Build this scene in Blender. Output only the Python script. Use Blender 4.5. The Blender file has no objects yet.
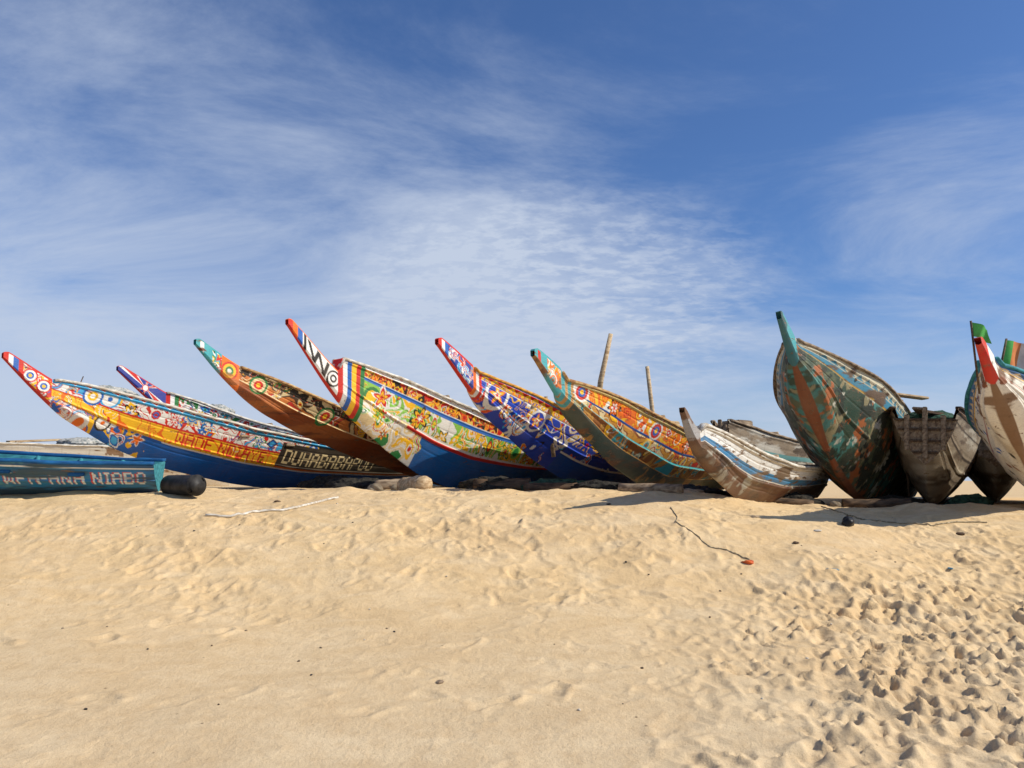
import bpy, bmesh, math, random, numpy as np
from mathutils import Vector, Matrix

rnd = random.Random(11)
SC = bpy.context.scene
CAMZ = 1.6
PITCH = math.atan(96/774)

# ------------------------------------------------------------------ helpers
def S(r, g, b):
    out = []
    for c in (r, g, b):
        c /= 255.0
        out.append(c/12.92 if c <= .04045 else ((c+.055)/1.055)**2.4)
    return tuple(out)

def hash01(xi, yi, seed):
    h = (xi*374761393 + yi*668265263 + seed*1274126177) & 0x7fffffff
    h = ((h ^ (h >> 13))*1274126177) & 0x7fffffff
    return ((h ^ (h >> 16)) & 0xffff)/65535.0

def vnoise(x, y, seed=0):
    xf = np.floor(x); yf = np.floor(y)
    xi = xf.astype(np.int64); yi = yf.astype(np.int64)
    fx = x-xf; fy = y-yf
    fx = fx*fx*(3-2*fx); fy = fy*fy*(3-2*fy)
    a = hash01(xi, yi, seed); b = hash01(xi+1, yi, seed)
    c = hash01(xi, yi+1, seed); d = hash01(xi+1, yi+1, seed)
    return (a*(1-fx)+b*fx)*(1-fy)+(c*(1-fx)+d*fx)*fy

def fbm(x, y, seed=0, octv=4, gain=.5):
    s = 0; amp = 1; tot = 0
    for o in range(octv):
        s = s+amp*vnoise(x*2**o+17.3*o, y*2**o-9.1*o, seed+o); tot += amp; amp *= gain
    return s/tot

def link(ob, parent=None):
    SC.collection.objects.link(ob)
    if parent is not None: ob.parent = parent
    return ob

def grid_mesh(name, P, mat, col=None, wrap=False, parent=None, caps=False, smooth=True):
    n, m = P.shape[:2]
    me = bpy.data.meshes.new(name)
    idx = np.arange(n*m).reshape(n, m)
    if wrap:
        j2 = np.roll(idx, -1, axis=1)
        q = np.stack([idx[:-1], j2[:-1], j2[1:], idx[1:]], -1).reshape(-1, 4)
    else:
        q = np.stack([idx[:-1, :-1], idx[:-1, 1:], idx[1:, 1:], idx[1:, :-1]], -1).reshape(-1, 4)
    loops = q.reshape(-1); starts = np.arange(0, len(loops), 4)
    if caps:
        loops = np.concatenate([loops, idx[0][::-1], idx[-1]])
        starts = np.concatenate([starts, [len(q)*4, len(q)*4+m]])
    me.vertices.add(n*m); me.vertices.foreach_set("co", P.reshape(-1).astype(np.float32))
    me.loops.add(len(loops)); me.loops.foreach_set("vertex_index", loops.astype(np.int32))
    me.polygons.add(len(starts)); me.polygons.foreach_set("loop_start", starts.astype(np.int32))
    me.update(calc_edges=True)
    me.polygons.foreach_set("use_smooth", np.full(len(starts), smooth))
    if col is not None:
        at = me.color_attributes.new("Col", 'FLOAT_COLOR', 'POINT')
        c4 = np.ones((n*m, 4), np.float32); c4[:, :3] = col.reshape(-1, 3)
        at.data.foreach_set("color", c4.reshape(-1))
    me.materials.append(mat)
    return link(bpy.data.objects.new(name, me), parent)

def tube(name, pts, radii, mat, parent=None, seg=10, rough=0.0, seed=0, smooth=True):
    pts = [Vector(p) for p in pts]; n = len(pts)
    P = np.zeros((n, seg, 3)); rr = random.Random(seed)
    ref = None
    for i, p in enumerate(pts):
        d = (pts[min(i+1, n-1)]-pts[max(i-1, 0)]).normalized()
        if ref is None: ref = d.orthogonal().normalized()
        ref = (ref-d*ref.dot(d)).normalized(); b = d.cross(ref)
        r = radii[i] if hasattr(radii, '__len__') else radii
        for j in range(seg):
            a = 2*math.pi*j/seg; k = r*(1+rough*rr.uniform(-1, 1))
            P[i, j] = p+ref*math.cos(a)*k+b*math.sin(a)*k
    return grid_mesh(name, P, mat, wrap=True, parent=parent, caps=True, smooth=smooth)

def box(name, c, s, mat, parent=None, rot=(0, 0, 0), bev=.01):
    bm = bmesh.new(); bmesh.ops.create_cube(bm, size=1)
    bmesh.ops.scale(bm, vec=s, verts=bm.verts)
    if bev: bmesh.ops.bevel(bm, geom=bm.edges[:], offset=min(bev, min(s)*.3), segments=2, affect='EDGES')
    me = bpy.data.meshes.new(name); bm.to_mesh(me); bm.free(); me.materials.append(mat)
    ob = link(bpy.data.objects.new(name, me), parent); ob.location = c; ob.rotation_euler = rot
    return ob

def join_objs(obs, name):
    bpy.ops.object.select_all(action='DESELECT')
    for o in obs: o.select_set(True)
    bpy.context.view_layer.objects.active = obs[0]
    bpy.ops.object.join(); obs[0].name = name
    return obs[0]

# ------------------------------------------------------------------ materials
class NT:
    def __init__(s, tree): s.t = tree; s.n = tree.nodes; s.l = tree.links
    def node(s, typ, **kw):
        n = s.n.new(typ)
        for k, v in kw.items(): setattr(n, k, v)
        return n
    def put(s, n, key, val):
        if val is None: return
        if isinstance(val, bpy.types.NodeSocket): s.l.new(val, n.inputs[key])
        else: n.inputs[key].default_value = val
    def math(s, op, a, b=None, c=None, clamp=False):
        n = s.node('ShaderNodeMath', operation=op, use_clamp=clamp)
        s.put(n, 0, a); s.put(n, 1, b); s.put(n, 2, c); return n.outputs[0]
    def noise(s, vec, scale, detail=4, rough=.5, dist=0, out='Fac'):
        n = s.node('ShaderNodeTexNoise'); s.put(n, 'Vector', vec); s.put(n, 'Scale', scale)
        s.put(n, 'Detail', detail); s.put(n, 'Roughness', rough); s.put(n, 'Distortion', dist)
        return n.outputs[out]
    def maprange(s, v, a, b, c=0, d=1, smooth=False):
        n = s.node('ShaderNodeMapRange'); n.clamp = True
        if smooth: n.interpolation_type = 'SMOOTHSTEP'
        s.put(n, 0, v); s.put(n, 1, a); s.put(n, 2, b); s.put(n, 3, c); s.put(n, 4, d); return n.outputs[0]
    def mix(s, f, a, b, blend='MIX'):
        n = s.node('ShaderNodeMix', data_type='RGBA', blend_type=blend); n.clamp_factor = True
        s.put(n, 'Factor', f)
        for i, v in ((6, a), (7, b)):
            if isinstance(v, bpy.types.NodeSocket): s.l.new(v, n.inputs[i])
            else: n.inputs[i].default_value = (*v[:3], 1)
        return n.outputs[2]
    def mapping(s, vec, scale=(1, 1, 1), rot=(0, 0, 0), loc=(0, 0, 0)):
        n = s.node('ShaderNodeMapping'); s.put(n, 'Vector', vec); s.put(n, 'Scale', scale); s.put(n, 'Rotation', rot); s.put(n, 'Location', loc)
        return n.outputs[0]
    def bump(s, h, strength, dist, normal=None):
        n = s.node('ShaderNodeBump'); s.put(n, 'Height', h); s.put(n, 'Strength', strength); s.put(n, 'Distance', dist)
        if normal is not None: s.l.new(normal, n.inputs['Normal'])
        return n.outputs[0]

def newmat(name):
    m = bpy.data.materials.new(name); m.use_nodes = True
    nt = NT(m.node_tree); b = m.node_tree.nodes['Principled BSDF']
    return m, nt, b

def paint_mat(name, wear=.35, wood=S(120, 92, 66), dust=.15, rough=.5):
    m, nt, b = newmat(name)
    at = nt.node('ShaderNodeAttribute', attribute_name='Col')
    tc = nt.node('ShaderNodeTexCoord').outputs['Object']
    st = nt.mapping(tc, (1, 3, 5))
    n1 = nt.noise(st, 3.0, 6, .7)
    chip = nt.maprange(n1, .70-wear*.30, .75-wear*.30)
    n2 = nt.noise(nt.mapping(tc, (1.5, 8, 22)), 4, 4, .6)
    streak = nt.maprange(n2, .45, .75, 0, .5)
    n3 = nt.noise(tc, 1.7, 3, .6)
    # vertical run-off stains
    n5 = nt.noise(nt.mapping(tc, (9, 1, .8)), 2.2, 3, .6)
    run = nt.maprange(n5, .56, .75, 0, .45)
    woodc = nt.mix(n2, tuple(c*.55 for c in wood), tuple(min(1, c*1.5) for c in wood))
    c = nt.mix(nt.math('MULTIPLY', streak, wear+.25), at.outputs['Color'], tuple(c*.6 for c in wood))
    c = nt.mix(nt.math('MULTIPLY', run, wear+.35), c, S(70, 56, 44))
    c = nt.mix(nt.maprange(n3, .35, .75, 0, dust*1.6), c, S(190, 165, 130))
    c = nt.mix(chip, c, woodc)
    nt.l.new(c, b.inputs['Base Color'])
    nt.put(b, 'Roughness', nt.maprange(n1, .3, .7, rough-.08, rough+.3))
    h = nt.math('ADD', nt.math('MULTIPLY', chip, -.5), nt.math('MULTIPLY', n2, .6))
    nt.l.new(nt.bump(h, .6, .01), b.inputs['Normal'])
    b.inputs['Specular IOR Level'].default_value = .35
    return m

def solid_mat(name, col, col2=None, scale=(1, 1, 1), nscale=5, rough=.75, bump=.4, dist=.01):
    m, nt, b = newmat(name)
    tc = nt.node('ShaderNodeTexCoord').outputs['Object']
    v = nt.mapping(tc, scale)
    n = nt.noise(v, nscale, 5, .62)
    col2 = col2 or tuple(c*.55 for c in col)
    c = nt.mix(nt.maprange(n, .36, .66), col2, col)
    nt.l.new(c, b.inputs['Base Color']); b.inputs['Roughness'].default_value = rough
    nt.l.new(nt.bump(n, bump, dist), b.inputs['Normal'])
    b.inputs['Specular IOR Level'].default_value = .25
    return m

M_WOOD = solid_mat("weathered_wood", S(168, 148, 122), S(100, 82, 64), (1, 6, 6), 4)
M_WOODD = solid_mat("dark_wood", S(112, 90, 68), S(54, 42, 33), (1, 5, 5), 4)
M_WOODP = solid_mat("pale_wood", S(208, 186, 150), S(150, 122, 88), (1, 6, 6), 4)
M_BLUEIN = solid_mat("blue_inside_paint", S(60, 135, 175), S(30, 85, 125), (1, 3, 3), 4)
M_GREENIN = solid_mat("green_inside_paint", S(60, 110, 90), S(40, 60, 50), (1, 3, 3), 4)
M_WHITE = solid_mat("old_white_paint", S(226, 222, 210), S(165, 152, 132), (1, 4, 4), 7)
M_BLUE = solid_mat("old_blue_paint", S(30, 100, 155), S(20, 66, 110), (1, 4, 4), 5)
M_YEL = solid_mat("old_yellow_paint", S(230, 180, 70), S(170, 105, 50), (1, 4, 4), 9)
M_TAN = solid_mat("old_tan_paint", S(206, 176, 120), S(140, 92, 56), (1, 4, 4), 7)
M_TEAL = solid_mat("old_teal_paint", S(70, 150, 160), S(40, 100, 110), (1, 4, 4), 5)
M_BLACK = solid_mat("black_tar", S(60, 58, 56), S(24, 24, 25), (1, 1, 1), 8, .55)
M_NET = solid_mat("fishing_net_cloth", S(205, 200, 190), S(110, 120, 120), (1, 1, 1), 14, .95, 1.0, .03)
M_NETG = solid_mat("green_net_cloth", S(70, 105, 85), S(30, 50, 42), (1, 1, 1), 14, .95, 1.0, .03)
M_SHADEFILL = solid_mat("shade_fill_dark", S(66, 62, 54), S(26, 25, 24), (1, 1, 1), 16, .95, 1.0, .03)  # near-black colour for the added heaps that imitate shade under the hulls
M_STONE = solid_mat("stone", S(150, 135, 112), S(95, 82, 66), (1, 1, 1), 6, .9, .8, .03)
M_ROPE = solid_mat("rope_fibre", S(190, 175, 145), S(120, 105, 80), (1, 1, 1), 30, .95)
def cloth(name, c): return solid_mat(name, c, tuple(k*.7 for k in c), (1, 1, 1), 6, .9, .2)
M_FGREEN = cloth("green_flag_cloth", S(90, 180, 90)); M_FWHITE = cloth("white_flag_cloth", S(225, 215, 200)); M_FOR = cloth("orange_flag_cloth", S(225, 140, 85))

# ------------------------------------------------------------------ ground
PY = [0, 4, 7, 8.5, 9.6, 10.5, 12, 25, 60, 150, 9000]; PV = [-.03, 0, .28, .66, .93, .99, 1, 1, .3, 0, 0]
def zc(x):
    t = np.clip((np.asarray(x, float)-1)/4, 0, 1); return 1.43-.25*t*t*(3-2*t)
def ground(x, y):
    s = 0
    for d in (-.5, -.25, 0, .25, .5): s = s+np.interp(np.asarray(y, float)+d, PY, PV)
    return s/5*zc(x)

def build_sand():
    dx = .018
    xs = np.arange(-9.2, 9.2, dx); ys = np.arange(3.6, 12.6, dx)
    X, Y = np.meshgrid(xs, ys, indexing='ij'); Z = ground(X, Y)
    D = np.zeros_like(X)
    bank = np.clip((Y-6.2)/1.5, 0, 1)
    D += (fbm(X*.6+3, Y*.8, 3, 3)-.5)*(.06+.12*bank)
    D += (fbm(X*2.2, Y*2.6, 21, 4)-.5)*(.014+.03*bank)
    yc = 10.75+.25*(fbm(X*.9, X*0+2, 14, 3)-.5)
    D += np.clip(fbm(X*1.4+8, Y*.5, 15, 3)-.28, 0, 1)*.17*np.exp(-((Y-yc)/.45)**2)
    wob = (fbm(X*.8, Y*.8, 77, 3)-.5)*4
    churn = np.clip((X*.85-.6+wob+(6-Y)*.3)/2.6, 0, 1)*np.clip((9.4-Y)/2, 0, 1)
    patch = np.clip((fbm(X*.9+40, Y*.9, 55, 3)-.45)*5, 0, 1)
    churn = np.maximum(churn, (.12+.30*patch)*bank)
    wx = fbm(X*2.3, Y*2.3, 8, 3)*1.6; wy = fbm(X*2.3+30, Y*2.3, 18, 3)*1.6
    rid = 1-np.abs(fbm(X*5+wx*1.5, Y*5+wy*1.5, 31, 4)-.5)*4
    D += np.clip(rid, -1, 1)*(.001+.008*churn)
    D += (fbm(X*16+wx*3, Y*16+wy*3, 41, 3)-.5)*(.002+.016*churn)
    nr = np.random.RandomState(4)
    def stamp(cx, cy, ang, L, Wd, dep, rim, p=3.2):
        R = L*2.4
        i0 = int((cx-R-xs[0])/dx); i1 = int((cx+R-xs[0])/dx)+1; j0 = int((cy-R-ys[0])/dx); j1 = int((cy+R-ys[0])/dx)+1
        i0 = max(i0, 0); j0 = max(j0, 0); i1 = min(i1, len(xs)); j1 = min(j1, len(ys))
        if i1-i0 < 2 or j1-j0 < 2: return
        x = X[i0:i1, j0:j1]-cx; y = Y[i0:i1, j0:j1]-cy
        c, s = math.cos(ang), math.sin(ang); u = (x*c+y*s)/L; v = (-x*s+y*c)/Wd
        v = v*(1+.35*np.cos(u*3+cx*5)); r = np.sqrt(u*u+v*v)*(1+.22*np.sin(3*np.arctan2(v, u)+cx*9))
        D[i0:i1, j0:j1] += -dep*np.exp(-r**p)*(1+.25*u)+rim*np.exp(-((r-1.4)/.33)**2)*(1+.8*u)
    cnt = 0
    while cnt < 3000:
        cx = nr.uniform(-9, 9); cy = nr.uniform(3.7, 12.2)
        if abs(cx) > cy*.75+.5: continue
        i = int((cx-xs[0])/dx); j = int((cy-ys[0])/dx); i = min(max(i, 0), len(xs)-1); j = min(max(j, 0), len(ys)-1)
        ch = churn[i, j]
        if nr.rand() > .06+.94*ch: continue
        k = .35+1.15*nr.rand()**1.4
        dep = (.003+.019*ch*nr.rand()+.003*ch)
        stamp(cx, cy, nr.uniform(0, math.pi*2), .115*k, .06*k, dep, dep*.55, nr.choice([2.2, 3.5, 6]))
        cnt += 1
    for (x0, y0, ang, n) in [(2.2, 4.4, 1.1, 16), (4.5, 5.0, 1.9, 14), (-3.8, 4.6, .5, 12), (-1, 5.2, .25, 16), (.4, 6.2, 1.9, 12), (5, 6.8, 2.8, 18), (-5, 6.3, .12, 18), (-4, 8, .3, 20), (-2, 9.4, -.5, 14)]:
        for k in range(n):
            sd = 1 if k % 2 else -1
            cx = x0+math.cos(ang)*k*.42-math.sin(ang)*.1*sd; cy = y0+math.sin(ang)*k*.42+math.cos(ang)*.1*sd
            ang += nr.uniform(-.1, .1)
            q = nr.uniform(.25, 1)
            stamp(cx, cy, ang+nr.uniform(-.2, .2), .13, .055, .017*q, .009*q, 5)
    Z2 = Z+D
    ext = np.cumsum(.05*1.35**np.arange(31))
    xl = xs[0]-ext[::-1]; xr = xs[-1]+ext; yn = ys[0]-np.cumsum(.05*1.4**np.arange(14))[::-1]; yf = ys[-1]+ext
    XA = np.concatenate([xl, xs, xr]); YA = np.concatenate([yn, ys, yf])
    XX, YY = np.meshgrid(XA, YA, indexing='ij'); ZZ = ground(XX, YY)
    ZZ[len(xl):len(xl)+len(xs), len(yn):len(yn)+len(ys)] = Z2
    a, b = len(xl), len(xl)+len(xs); c, d = len(yn), len(yn)+len(ys)
    for k in range(len(yf)):
        fa = max(0, 1-ext[k]/1.0); ZZ[a:b, d+k] += (Z2[:, -1]-Z[:, -1])*fa
    for k in range(len(xr)):
        fa = max(0, 1-ext[k]/1.0); ZZ[b+k, c:d] += (Z2[-1, :]-Z[-1, :])*fa; ZZ[a-1-k, c:d] += (Z2[0, :]-Z[0, :])*fa
    far = (YY > 13)&(YY < 200)
    ZZ += np.where(far, (fbm(XX*.5, YY*.5, 9, 3)-.5)*.08, 0)
    m, nt, bs = newmat("beach_sand")
    tc = nt.node('ShaderNodeTexCoord').outputs['Object']
    n1 = nt.noise(tc, .55, 4, .6); n2 = nt.noise(tc, 9, 4, .65); n3 = nt.noise(tc, 150, 2, .7); n4 = nt.noise(nt.mapping(tc, (.8, 1.8, 1)), 1.6, 4, .65, .5)
    sep = nt.node('ShaderNodeSeparateXYZ'); nt.l.new(tc, sep.inputs[0])
    fy = nt.maprange(nt.math('ADD', sep.outputs[1], nt.math('MULTIPLY', n1, 3)), 6.2, 9.2)
    base = nt.mix(fy, S(208, 186, 150), S(219, 189, 141))
    base = nt.mix(nt.maprange(n1, .35, .7, 0, .5), base, S(204, 174, 132))
    base = nt.mix(nt.maprange(n4, .42, .66, 0, .5), base, S(229, 207, 169))
    base = nt.mix(nt.maprange(n2, .45, .75, 0, .4), base, S(186, 154, 112))
    base = nt.mix(nt.maprange(n3, .5, .8, 0, .55), base, S(146, 116, 82))
    vor = nt.node('ShaderNodeTexVoronoi'); nt.put(vor, 'Vector', tc); nt.put(vor, 'Scale', 5.0)
    fleck = nt.maprange(vor.outputs['Distance'], .035, .06, 1, 0)
    fleck = nt.math('MULTIPLY', fleck, nt.maprange(n1, .5, .6))
    base = nt.mix(fleck, base, S(110, 90, 68))
    nt.l.new(base, bs.inputs['Base Color']); bs.inputs['Roughness'].default_value = .95
    bs.inputs['Specular IOR Level'].default_value = .1
    b1 = nt.bump(nt.noise(tc, 24, 5, .72), .6, .02); b2 = nt.bump(n3, .5, .004, b1)
    nt.l.new(b2, bs.inputs['Normal'])
    P = np.stack([XX, YY, ZZ], -1)
    grid_mesh("sand_beach_ground", P, m)
    def hgt(x, y):
        i = int(round((x-xs[0])/dx)); j = int(round((y-ys[0])/dx))
        if 0 <= i < len(xs) and 0 <= j < len(ys): return float(Z2[i, j])
        return float(ground(x, y))
    return hgt
GZ = build_sand()

# ------------------------------------------------------------------ painted canvas
W = S(236, 234, 224); R = S(206, 30, 22); O = S(240, 112, 20); YL = S(250, 192, 30); BL = S(10, 96, 178); LB = S(60, 170, 220)
NV = S(20, 36, 110); GR = S(20, 125, 60); BK = S(20, 20, 22); BR = S(128, 62, 30); CR = S(232, 208, 156); TE = S(50, 165, 172); LG = S(140, 200, 80); DT = S(20, 66, 76)
FONT = {'D': "11110 10001 10001 10001 10001 10001 11110", 'U': "10001 10001 10001 10001 10001 10001 01110", 'H': "10001 10001 10001 11111 10001 10001 10001",
 'A': "01110 10001 10001 11111 10001 10001 10001", 'B': "11110 10001 10001 11110 10001 10001 11110", 'P': "11110 10001 10001 11110 10000 10000 10000",
 'O': "01110 10001 10001 10001 10001 10001 01110", 'N': "10001 11001 11001 10101 10011 10011 10001", 'I': "111 010 010 010 010 010 111", 'K': "10001 10010 10100 11000 10100 10010 10001",
 'W': "10001 10001 10001 10101 10101 11011 10001", 'R': "11110 10001 10001 11110 10100 10010 10001", 'S': "01111 10000 10000 01110 00001 00001 11110", 'E': "11111 10000 10000 11110 10000 10000 11111",
 'T': "11111 00100 00100 00100 00100 00100 00100", 'L': "10000 10000 10000 10000 10000 10000 11111", 'G': "01110 10001 10000 10111 10001 10001 01110", 'Y': "10001 10001 01010 00100 00100 00100 00100", '6': "01110 10000 10000 11110 10001 10001 01110", '-': "000 000 000 111 000 000 000", ' ': "00 00 00 00 00 00 00"}

class Cv:
    def __init__(s, av, A, T, Z, K, H, ab, seed):
        s.av, s.A, s.T, s.Z, s.K, s.H, s.ab = av, A, T, Z, K, H, ab
        s.C = np.zeros(A.shape+(3,)); s.r = random.Random(seed); s.seed = seed
        s.spur = A < ab
    def zt(s, a, t): return float(np.interp(a, s.av, s.K)+t*np.interp(a, s.av, s.H))
    def msk(s, a0, a1, t0, t1): return (s.A >= a0)&(s.A < a1)&(s.T >= t0)&(s.T < t1)
    def fill(s, a0, a1, t0, t1, c): s.C[s.msk(a0, a1, t0, t1)] = c
    def motif(s, kind, a0, z0, r, rot, cols, t0=-1, t1=2, amin=-1):
        i0, i1 = np.searchsorted(s.av, (a0-r*1.6, a0+r*1.6))
        if i1-i0 < 2: return
        x = s.A[i0:i1]-a0; z = s.Z[i0:i1]-z0; c, sn = math.cos(rot), math.sin(rot)
        u = x*c+z*sn; v = -x*sn+z*c; rho = np.hypot(u, v); ph = np.arctan2(v, u)
        if kind == 'flower': q = rho/(r*(.72+.28*np.cos(6*ph)))
        elif kind == 'star':
            k = np.abs(((ph*5/(2*math.pi)) % 1)-.5)*2; q = rho/(r*(.38+.62*k**1.2))
        elif kind == 'leaf': q = np.abs(u)/r+(v/(r*.42))**2
        elif kind == 'diamond': q = np.abs(u)/r+np.abs(v)/(r*.7)
        elif kind == 'wave': q = np.abs(v-.22*r*np.sin(u/r*4))/(r*.22)+np.clip(np.abs(u)/r-.8, 0, 9)*6
        elif kind == 'hook':
            d2 = np.abs(rho-(.25+.11*(ph+math.pi))*r)/(r*.17); q = np.where(rho < r*1.1, d2, 9)
        else: q = rho/r
        tm = (s.T[i0:i1] >= t0)&(s.T[i0:i1] < t1)&(s.A[i0:i1] >= amin)
        lv = [1.0, .78, .5, .25]; C = s.C[i0:i1]
        for L, cc in zip(lv, cols): C[(q < L)&tm] = cc
    def art(s, a0, a1, t0, t1, base, pal, size=.13, dens=1.0, kinds=('leaf', 'hook', 'diamond', 'flower', 'wave', 'star', 'hook', 'leaf', 'circle'), edge=None, scroll=True):
        s.fill(a0, a1, t0, t1, base)
        m = s.msk(a0, a1, t0, t1)
        if scroll:
            f = 1.0/size*.33
            wx = fbm(s.A*f*1.2, s.Z*f*1.2, s.seed+5, 2); n = fbm(s.A*f+wx*2.2, s.Z*f-wx*2.0, s.seed+int(t0*50), 2)
            k = n*9; ki = np.floor(k).astype(int); fr = k-ki
            ln = m&(fr < .22)
            C = np.array([pal[j % len(pal)] for j in range(14)])
            sel = m&(ki % 2 == 0)
            s.C[sel] = C[np.clip(ki, 0, 13)][sel]
            s.C[ln] = edge if edge is not None else W
        N = int((a1-a0)*max(.1, (t1-t0))/size/size*.36*dens)
        for _ in range(N):
            a = s.r.uniform(a0, a1); t = s.r.uniform(t0, t1); k = s.r.choice(kinds)
            cs = [s.r.choice(pal) for _ in range(4)]
            if s.r.random() < .45: cs[0] = s.r.choice((W, BK, YL))
            s.motif(k, a, s.zt(a, t), size*s.r.uniform(.6, 1.4), s.r.uniform(0, 6.28), cs, t0, t1, a0)
    def frieze(s, a0, a1, t0, t1, base, kind, per, cols, cols2=None):
        s.fill(a0, a1, t0, t1, base); a = a0+per/2; i = 0
        tm = (t0+t1)/2
        while a < a1:
            H = float(np.interp(a, s.av, s.H)); r = min(per*.48, H*(t1-t0)*.5)
            s.motif(kind, a, s.zt(a, tm), r, 0 if kind != 'star' else 1.57, cols if (i % 2 == 0 or not cols2) else cols2, t0, t1, a0); a += per*s.r.uniform(.93, 1.07); i += 1
    def vstripes(s, a0, a1, t0, t1, w, cols):
        m = s.msk(a0, a1, t0, t1); k = np.floor((s.A-a0)/w).astype(int) % len(cols)
        s.C[m] = np.array(cols)[k][m]
    def zig(s, a0, a1, t0, t1, per, c1, c2):
        m = s.msk(a0, a1, t0, t1); tt = (s.T-t0)/(t1-t0); k = np.abs(((s.A/per) % 1)-.5)*2
        s.C[m&(tt < k)] = c1; s.C[m&(tt >= k)] = c2
    def text(s, a0, zt0, h, txt, col, t0=-1, t1=2):
        px = h/7.0; a = a0
        for ch in txt:
            g = FONT.get(ch, FONT['O']).split(); wn = len(g[0])
            i0, i1 = np.searchsorted(s.av, (a, a+wn*px))
            if i1 > i0:
                A = s.A[i0:i1]; base = (np.interp(A, s.av, s.K)+zt0*np.interp(A, s.av, s.H))
                gx = np.clip(((A-a)/px).astype(int), 0, wn-1); gy = ((s.Z[i0:i1]-base)/px)
                ok = (gy >= 0)&(gy < 7); gy = np.clip(6-gy.astype(int), 0, 6)
                arr = np.array([[int(c) for c in row] for row in g]); on = (arr[gy, gx] == 1)&ok
                on &= (s.T[i0:i1] >= t0)&(s.T[i0:i1] < t1)
                s.C[i0:i1][on] = col
            a += (wn+1.1)*px
    def spatter(s, f, thr, col, a0=-1, a1=99, t0=-1, t1=2, seed=0, sx=1, sz=1, soft=0.0):
        n = fbm(s.A*f*sx, s.Z*f*sz, s.seed+seed, 5, .6); m = s.msk(a0, a1, t0, t1)
        if soft > 0:
            w = (np.clip((n-thr)/soft, 0, 1)*m)[..., None]; s.C[:] = s.C*(1-w)+np.array(col)*w
        else: s.C[(n > thr)&m] = col

# ------------------------------------------------------------------ boat
def smooth_curve(av, pts, sig):
    pa = [p[0] for p in pts]; ph = [p[1] for p in pts]
    st = .02; ga = np.arange(-1.0, av[-1]+1.2, st)
    g = np.interp(ga, pa, ph)
    m0 = (ph[1]-ph[0])/(pa[1]-pa[0]); g = np.where(ga < pa[0], ph[0]+(ga-pa[0])*m0, g)
    k = np.exp(-.5*(np.arange(-60, 61)*st/sig)**2); k /= k.sum()
    g = np.convolve(np.pad(g, 60, mode='edge'), k, 'valid')
    return np.interp(av, ga, g)

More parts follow.
